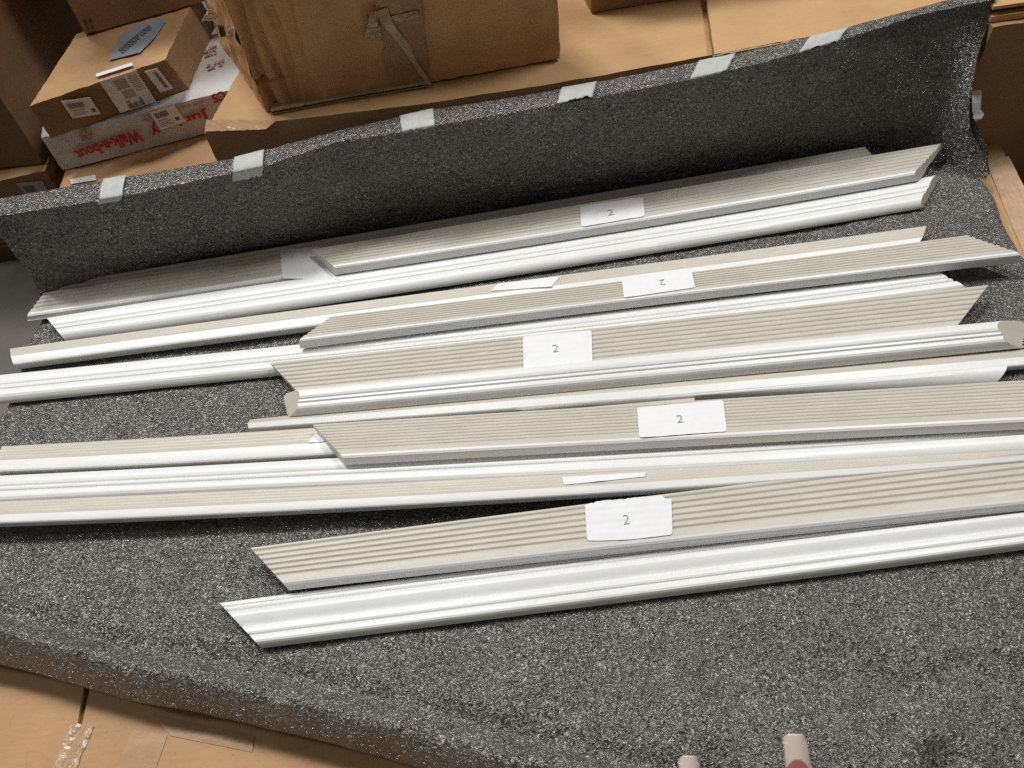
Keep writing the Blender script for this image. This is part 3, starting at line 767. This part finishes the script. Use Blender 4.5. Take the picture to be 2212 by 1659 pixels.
Q_.sheet('packing_tape', CTAPE, qr, 0.0004, 20, 30, edge=lambda a_, b2: (a_ + (0.10*NV(Vector((b2*9, 1, 1)))+0.12 if (a_ < .1 and b2 < .6) else 0), b2))
# folded strip of tape and torn paper
Q_ = face_quad(fq, [(808, 20), (836, 10), (932, 175), (925, 180)], 0.008, lambda a_, b2: 0.003*math.sin(b2*9))
Q_.sheet('folded_tape', HTAPE, qr, 0.0006, 8, 24, edge=lambda a_, b2: (a_*(1.0-0.25*abs(math.sin(b2*7))), b2))
Q_ = face_quad(fq, [(800, 20), (812, 20), (822, 72), (785, 82)], 0.008, lambda a_, b2: 0.003*NV(Vector((a_*4, b2*7, 6))))
Q_.sheet('torn_paper', HTAPE, qr, 0.0006, 8, 14, edge=lambda a_, b2: (a_ + 0.25*NV(Vector((b2*5, a_, 1))), b2))
Q_ = face_quad(fq, [(835, 32), (900, 18), (906, 30), (850, 48)], 0.007, lambda a_, b2: 0.003*NV(Vector((a_*4, b2*7, 6))))
Q_.sheet('torn_paper', HTAPE, qr, 0.0006, 12, 6)
# corrugated lower edge, layered
for k in range(3):
    pts = []
    for i in range(60):
        t = i/59; u = lerp(585, 925, t); v = lerp(239, 178, t) - 1 + k*3.0 - 6*math.sin(math.pi*t)**2*0.3
        pts.append(P(u, v+1.2*NV(Vector((t*30, k, 1))), ZQ+0.006-0.003*k))
    vs = []; 
    for p in pts: vs += [p+Vector((0, -0.002, 0)), p+Vector((0, -0.002, -0.0018)), p+Vector((0, 0.02, -0.0018)), p+Vector((0, 0.02, 0))]
    fs = [(4*i+j, 4*i+(j+1) % 4, 4*i+4+(j+1) % 4, 4*i+4+j) for i in range(59) for j in range(4)]
    mesh_obj('corrugated_layer', vs, fs, FLUTE if k != 1 else DARK_PRINT_GAP, qr)
# torn hole (dark sheet for its shade) and exposed layer at the dented corner
for c, m_ in [([(494, 55), (507, 52), (505, 72), (490, 79)], TORN), ([(470, 46), (484, 48), (490, 70), (478, 74)], DARK_PRINT_GAP), ([(452, 12), (470, 20), (471, 37), (437, 38)], TORN)]:
    Q_ = face_quad(fq, c, 0.010, lambda a_, b2: 0.003*NV(Vector((a_*6, b2*6, c[0][0]))))
    Q_.sheet('torn_patch', m_, qr, 0.0008, 10, 10, edge=lambda a_, b2: (a_+0.12*NV(Vector((a_*3, b2*6, 1))), b2+0.12*NV(Vector((a_*6, b2*3, 5)))))

# flat box on the right
ZS = ZP + 0.016
fl_, fr_ = P(1543, 117, ZS), P(1815, 66, ZS)
fr2 = fl_ + (fr_-fl_).normalized()*0.50
ds = (P(1527, 0, ZS) - fl_).normalized()*0.45
sr, so = carton('flat_box', 'flat tan box at the right, its ragged corrugated edge just above the foam lip', box8(fl_, fr2, fr2-Vector((0, 0, .013)), fl_-Vector((0, 0, .013)), ds), TAN, TAN, DULL_SHADE, 'cardboard boxes stacked behind the tray', res=50, warp=lambda p: max(0.0, p.x-0.56)*0.15)
for k in range(2):
    vs = []
    for i in range(70):
        t = i/69; p = lerp(fl_, fl_+(fr_-fl_).normalized()*0.30, t) + Vector((0, -0.003-0.0012*NV(Vector((t*40, k, 2))), -0.001-0.006*k+0.0015*NV(Vector((t*25, k, 9)))))
        vs += [p, p+Vector((0, 0, -0.003)), p+Vector((0, .01, -0.003)), p+Vector((0, .01, 0))]
    fs = [(4*i+j, 4*i+(j+1) % 4, 4*i+4+(j+1) % 4, 4*i+4+j) for i in range(69) for j in range(4)]
    mesh_obj('corrugated_layer', vs, fs, FLUTE, sr)

# dark box behind
fb1, fb2 = P(1278, 27, ZP+.002), P(1500, -8, ZP+.002)
fb2 = fb1 + (fb2-fb1).normalized()*0.30
d3 = (P(1266, 15, ZP+.002)-fb1); d3 = Vector((-0.06, 1, 0)).normalized()*0.25
carton('shipping_box', 'small dark box at the top edge between the worn box and the flat box', box8(fb1+Vector((0, 0, .25)), fb2+Vector((0, 0, .25)), fb2, fb1, d3), DULL_SHADE, None, None, 'cardboard boxes stacked behind the tray', res=12)

# right-hand box beyond the wing of foam
zl_ = 0.19
e0, e1 = P(2146, 58, zl_), P(2260, 42, zl_)
dd = (e1-e0).normalized()
e1 = e1 + dd*0.5
zr, zo = carton('shipping_box', 'deep brown box at the right edge with open corrugation along its lid', box8(e0, e1, e1-Vector((0, 0, .315)), e0-Vector((0, 0, .315)), Vector((0, 0.5, 0))), DULL_SHADE, DULL_SHADE, None, 'cardboard boxes stacked behind the tray', res=40)
zt = zl_
def lid(z0, z1, dy, mat, n_):
    vs = []
    A0, A1 = e0+Vector((0, dy, 0)), e1+Vector((0, dy, 0))
    pts = [(A0.x, A0.y), (A1.x, A1.y), (A1.x, A1.y+0.4), (A0.x, A0.y+0.4)]
    return slab(n_, pts, z0, z1, mat, zr, mat)
lid(zt+0.001, zt+0.010, 0.012, TAN, 'lid_flap')
lid(zt+0.010, zt+0.019, 0.026, DARK_PRINT_GAP, 'corrugated_gap_shade')  # dark slab stands for the shade inside the open gap
lid(zt+0.019, zt+0.024, 0.016, TAN, 'lid_flap')

# lower boxes at the left
ZX = 0.045
x0, x1 = P(98, 368, ZX), P(560, 330, ZX)
xr = [P(100, 352, ZX), P(470, 285, ZX)]
fa = P(132, 408, ZX); 
lo, lo2 = carton('shipping_box', 'brown box under the white printed carton, only its dull top showing', box8(Vector((fa.x, fa.y-0.05, ZX)), Vector((-0.30, fa.y-0.02, ZX)), Vector((-0.30, fa.y-0.02, -0.125)), Vector((fa.x, fa.y-0.05, -0.125)), Vector((-0.03, 0.50, 0))), DULL_SHADE, BROWN, None, 'cardboard boxes stacked behind the tray', res=30)
q = Quad(P(153, 391, ZX), P(208, 381, ZX), P(210, 392, ZX), P(155, 401, ZX), 0.003); q.sheet('adhesive_label', PAPER, lo, 0.0006, 6, 4)
ya, yb = P(0, 390, ZX-.002), P(97, 369, ZX-.002)
dy_ = (yb-ya).normalized(); ya = ya - dy_*0.4
zb_ = -0.090
yr, yo = carton('shipping_box', 'low brown box at the left edge with a grey label on its front', box8(ya, yb, Vector((yb.x, yb.y, zb_)), Vector((ya.x, ya.y, zb_)), Vector((-0.02, 0.3, 0))), DULL_SHADE, TAN, None, 'cardboard boxes stacked behind the tray', res=30)
yq = yo['front_panel_q']
Q_ = face_quad(yq, [(36, 395), (92, 388), (104, 412), (56, 420)], 0.003); Q_.sheet('adhesive_label', INKL, yr, 0.0005, 6, 4)
Q_.marks('printed_block', INK, yr, [(0.15, 0.25, 0.55, 0.8)], (), 0.0012)
Q_ = face_quad(yq, [(-30, 537), (11, 536), (30, 568), (-30, 574)], 0.004); Q_.sheet('adhesive_label', PAPER, yr, 0.0005, 6, 4)
slab('pallet_shadow_board', [(-1.5, 1.29), (-0.80, 1.29), (-0.80, 1.55), (-1.5, 1.55)], -0.1245, zb_-0.001, DARK_PRINT_GAP, yr)  # near-black board paints the shadow gap below the box

# white printed carton
ZW0 = 0.047
wbl, wbr = P(135, 368, ZW0), P(445, 288, ZW0)
ddw = (wbr-wbl).normalized(); wbr = wbl + ddw*0.50
hW = 0.070
wd = Vector((-ddw.y, ddw.x, 0))*0.24
wr, wo = carton('printed_carton', 'flat white carton with upside-down red lettering and a barcode sticker', box8(wbl+Vector((0, 0, hW)), wbr+Vector((0, 0, hW)), wbr, wbl, wd), WCARD, WCARD, WCARD, None,
                lambda k, a_, b2: (0.004*math.sin(a_*9)*max(0, b2-0.6) if k == 'front_panel' else 0), cat='carton', res=60)
wq = wo['front_panel_q']
# lettering (upside down): quad turned 180 degrees, so TL of the print is the lower right of the panel
def fp(c): return [onface(wq, u, v) for u, v in c]
def wprint(c):
    q = Quad(*fp(c), 0.0055); n = (Vector(wq[1])-Vector(wq[0])).cross(Vector(wq[0])-Vector(wq[3])).normalized()
    if q.n.dot(n) < 0: q.n = -q.n
    return q
wprint([(312, 301), (174, 343), (158, 322), (297, 273)]).fitted('red_lettering', RED, wr, 'Walk-a-bout', bold=0.035)
wprint([(348, 281), (330, 290), (317, 266), (335, 257)]).fitted('red_lettering', RED, wr, 'y', bold=0.035)
wprint([(456, 250), (388, 270), (376, 249), (444, 228)]).fitted('red_lettering', RED, wr, 'Juni', bold=0.035)
wprint([(490, 211), (462, 221), (455, 201), (483, 191)]).fitted('red_lettering', RED, wr, 'CS', bold=0.04)
r_ = random.Random(4)
wprint([(440, 222), (386, 236), (382, 226), (436, 212)]).marks('faint_small_print', PINK, wr, [(i*0.085, 0.15+0.2*r_.random(), i*0.085+0.05, 0.9) for i in range(12) if i != 5], (), 0.001)
wprint([(328, 256), (311, 259), (309, 252), (326, 248)]).marks('faint_small_print', PINK, wr, [(0, 0, 1, 1)], (), 0.001)
BQ = face_quad(wq, [(322, 238), (375, 222), (402, 258), (347, 276)], 0.007)
BQ.sheet('adhesive_label', PAPER, wr, 0.0005, 8, 6)
BQ.marks('barcode', INK, wr, barcode(0.10, 0.14, 0.62, 0.42, seed=3) + [(0.72, 0.62, 0.86, 0.80)], (), 0.0012)
BQ.marks('small_print', INKL, wr, [(0.1, 0.52, 0.5, 0.58), (0.1, 0.66, 0.55, 0.69), (0.1, 0.74, 0.5, 0.77), (0.1, 0.84, 0.6, 0.87)], (), 0.0012)
q = Quad(onface(wo['top_panel_q'], 440, 105), onface(wo['top_panel_q'], 470, 98), onface(wo['top_panel_q'], 498, 148), onface(wo['top_panel_q'], 452, 165), 0.004)
if q.n.z < 0: q.n = -q.n
r_ = random.Random(5)
pat = q.marks('red_pattern', PINK, wr, [(x, y, x+0.1+0.1*r_.random(), y+0.07) for x in (0.02, 0.22, 0.42, 0.6, 0.8) for y in (0.05, 0.16, 0.3, 0.55, 0.66, 0.78) if r_.random() > 0.25], (), 0.0)
tag(pat, kind='stuff')
Q_ = face_quad(wq, [(281, 291), (312, 281), (325, 298), (293, 305)], 0.006)
vs_ = None
Q_ = face_quad(wq, [(170, 282), (196, 272), (200, 296), (178, 302)], 0.007, lambda a_, b2: 0.003*NV(Vector((a_*5, b2*5, 1))))
Q_.sheet('torn_tape', HTAPE, wr, 0.0005, 8, 8)

# flat brown box on the white carton, with labels
ZV0 = ZW0 + hW + 0.002
vbl, vbr = P(110, 299, ZV0), P(407, 192, ZV0)
vtl = P(64, 229, ZV0+0.072); vtr = P(357, 128, ZV0+0.072)
vd = (P(125, 136, ZV0+0.072) - vtl)*1.75
vr, vo = carton('labelled_box', 'flat brown box with three white labels in front and a blue-grey one on top', [vtl, vtr, vbr, vbl, vtl+vd, vtr+vd, vbr+vd, vbl+vd], DULL_SHADE, BROWN, DULL_SHADE, None, None, res=50)
vq, vt = vo['front_panel_q'], vo['top_panel_q']
BQ = face_quad(vq, [(130, 215), (192, 206), (216, 242), (155, 252)], 0.005)
BQ.sheet('adhesive_label', PAPER, vr, 0.0005, 8, 6)
BQ.marks('barcode', INK, vr, barcode(0.10, 0.16, 0.66, 0.46, seed=8) + [(0.78, 0.62, 0.92, 0.82)], (), 0.0012)
BQ.marks('small_print', INKL, vr, [(0.12, 0.54, 0.6, 0.60), (0.12, 0.70, 0.66, 0.73), (0.12, 0.80, 0.6, 0.83)], (), 0.0012)
BQ = face_quad(vq, [(212, 172), (291, 147), (336, 216), (258, 240)], 0.005)
BQ.sheet('shipping_label', PAPER, vr, 0.0005, 10, 10)
BQ.marks('small_print', INKL, vr, [(0.30, 0.10, 0.62, 0.38), (0.34, 0.44, 0.64, 0.66), (0.30, 0.72, 0.40, 0.80)] + [(0.7, 0.1+0.06*i, 0.95, 0.12+0.06*i) for i in range(8)], (), 0.0012)
BQ.marks('barcode', INK, vr, barcode(0.28, 0.82, 0.66, 0.96, seed=5) + [(0.66, 0.72, 0.70, 0.95)], (), 0.0012)
BQ = face_quad(vq, [(310, 151), (338, 143), (372, 187), (345, 196)], 0.005)
BQ.sheet('adhesive_label', PAPER, vr, 0.0005, 8, 8)
BQ.marks('barcode', INK, vr, barcode(0.50, 0.12, 0.78, 0.88, seed=11, vertical=True), (), 0.0012)
TQ = Quad(onface(vt, 212, 172), onface(vt, 210, 166), onface(vt, 287, 141), onface(vt, 291, 147), 0.005); TQ.n = Vector((0, 0, 1))
TQ.sheet('shipping_label', PAPER, vr, 0.0005, 4, 8)
BL_ = [(238, 135), (262, 80), (290, 62), (355, 42), (360, 50), (338, 84), (305, 118)]
vs = [onface(vt, u, v, 0.0) + Vector((0, 0, 0.0045)) for u, v in BL_]
o = mesh_obj('paper_label', vs, [tuple(range(len(vs)-1, -1, -1))], BLUE, vr); md = o.modifiers.new('thickness', 'SOLIDIFY'); md.thickness = 0.0005
TQ = Quad(onface(vt, 266, 112), onface(vt, 320, 58), onface(vt, 330, 64), onface(vt, 280, 121), 0.0); TQ.n = Vector((0, 0, 1))
TQ = Quad(onface(vt, 268, 122), onface(vt, 333, 66), onface(vt, 323, 60), onface(vt, 258, 112), 0.0); TQ.n = Vector((0, 0, 1))
TQ.fitted('printed_lettering', INK, vr, 'amazon.com', up=0.0062, bold=0.02)

# dark box above with arrows mark
ZU0 = ZV0 + 0.072 + 0.004
ub, ub2 = P(185, 75, ZU0), P(430, 6, ZU0)
du = (ub2-ub).normalized(); ub2 = ub + du*0.42
ur, uo = carton('shipping_box', 'dark brown box with printed arrows near its corner, at the top edge', box8(ub+Vector((0, 0, .45)), ub2+Vector((0, 0, .45)), ub2, ub, Vector((-du.y, du.x, 0))*0.3), DULL_SHADE, None, None, 'cardboard boxes stacked behind the tray', res=24)
uq = uo['front_panel_q']
Q_ = face_quad(uq, [(172, 36), (196, 30), (210, 66), (188, 72)], 0.004)
Q_.marks('arrow_mark', DARK_PRINT_GAP, ur, [(0.05, 0.93, 0.95, 1.0), (0.22, 0.30, 0.32, 0.85), (0.68, 0.30, 0.78, 0.85), (0.10, 0.30, 0.44, 0.38), (0.56, 0.30, 0.90, 0.38), (0.17, 0.2, 0.37, 0.30), (0.63, 0.2, 0.83, 0.30)], (), 0.0005)

# upright dark box at the left edge
t0, t1 = P(0, 362, ZX+.003), P(107, 350, ZX+.003)
dt = (t1-t0).normalized()
top_r = None
tr_ = P(94, 352, ZX+.003); t0 = t0 - dt*0.35
tr0, to_ = carton('shipping_box', 'tall dark brown box standing at the upper left edge, left of the labelled box', box8(t0+Vector((0, 0, .6)), tr_+Vector((0, 0, .6)), tr_, t0, Vector((-dt.y, dt.x, 0))*0.45), DEEP_SHADE, None, None, 'cardboard boxes stacked behind the tray', res=24)

# ------------------------------------------------------------------ hand at the lower edge
def hand():
    depth = 0.385
    def at(u, v, dz=0.0):
        d = _F + _R*(u-1106)/FPX - _U*(v-829.5)/FPX
        return Vector(np.array([0, 0, CAM_H]) + d*(depth-dz))
    R3, U3, N3 = Vector(_R), Vector(_U), Vector(-_F)
    o_mid = at(1716, 1640)
    hr = empty('hand', o_mid - U3*0.12, 'hand at the lower edge, two long square nails with white tips showing', 'hand')
    mm = 0.001
    def L(x, y, z): return o_mid + R3*x*mm + U3*y*mm + N3*z*mm
    wrist = L(-12, -178, -2)
    me = bpy.data.meshes.new('hand_skin')
    verts, edges, rad = [], [], []
    def add(p, r_, par=None):
        verts.append(tuple(p - hr.location)); rad.append(r_*mm)
        if par is not None: edges.append((par, len(verts)-1))
        return len(verts)-1
    w0 = add(L(-12, -250, -6), 26); w1 = add(wrist, 25, w0); pm = add(L(-14, -135, -4), 30, w1)
    tips = [('i', (-52, -10, 0), 8.0, (-30, -88)), ('m', (0, 0, 0), 8.3, (-14, -82)), ('r', (38, -22, -8), 7.8, (4, -88)), ('p', (66, -52, -14), 7.0, (22, -98))]
    for k, (tx, ty, tz), r_, (bx, by) in tips:
        base = add(L(bx, by, -2), 10.5, pm)
        kx = (tx*0.55 + bx*0.45); ky = (ty - 2)*0.45 + by*0.55
        j1 = add(L(kx, ky + 2, 6), r_+0.8, base)
        j2 = add(L(tx*0.85+bx*0.15, ty*0.82+by*0.18-2, 3), r_+0.3, j1)
        add(L(tx, ty-12, -2), r_*0.80, j2)
    t1_ = add(L(-48, -130, -12), 14, pm); t2_ = add(L(-70, -98, -18), 10.5, t1_); add(L(-80, -70, -20), 9, t2_)
    me.from_pydata(verts, edges, [])
    o = bpy.data.objects.new('hand_skin', me); COL.objects.link(o); o.parent = hr
    me.materials.append(SKIN)
    sk = o.modifiers.new('skin', 'SKIN'); sk.use_smooth_shade = True
    for v_, r_ in zip(me.skin_vertices[0].data, rad): v_.radius = (r_, r_)
    me.skin_vertices[0].data[0].use_root = True
    sb = o.modifiers.new('sub', 'SUBSURF'); sb.levels = 2; sb.render_levels = 2
    def nail(cu, tipv, wpx, length, zoff, tilt):
        k = depth/FPX
        wd = wpx*k
        c0 = at(cu, tipv, -0.002+zoff)
        nb = 48; vsn, fcs, fm = [], [], []
        nl = 90
        for j in range(nl+1):
            b2 = j/nl
            for i in range(nb+1):
                a_ = i/nb*2-1
                ww = wd/2*(0.93+0.09*min(1, b2*3))
                rr = 0.0019*max(0, abs(a_)-0.55)**2/0.2  # rounded free-edge corners
                y = -b2*length - (rr*1.1 if b2 < 0.12 else 0) - 0.0007*a_*a_*(1-b2)
                x = a_*ww
                z = 0.0028*(1-a_*a_)**0.7 + 0.0045*b2*(1-b2*0.5) - 0.003
                vsn.append(c0 + R3*(x+tilt*b2*length) + U3*y + N3*z)
        for j in range(nl):
            for i in range(nb):
                q0 = j*(nb+1)+i; fcs.append((q0, q0+nb+1, q0+nb+2, q0+1))
                a_ = (i+0.5)/nb*2-1; b2 = (j+0.5)/nl
                fm.append(1 if b2 > 0.34 + 0.20*abs(a_+0.12)**2.3 else 0)
        # smooth french line: split by finer colour faces
        o2 = mesh_obj('fingernail', vsn, fcs, NAILW, hr, True, None, None, [NAILW, NAILP], fm)
        md = o2.modifiers.new('thickness', 'SOLIDIFY'); md.thickness = 0.0009; md.offset = -1
    nail(1720, 1587, 52, 0.034, 0.010, 0.10)
    nail(1490, 1634, 45, 0.030, 0.010, 0.05)
hand()
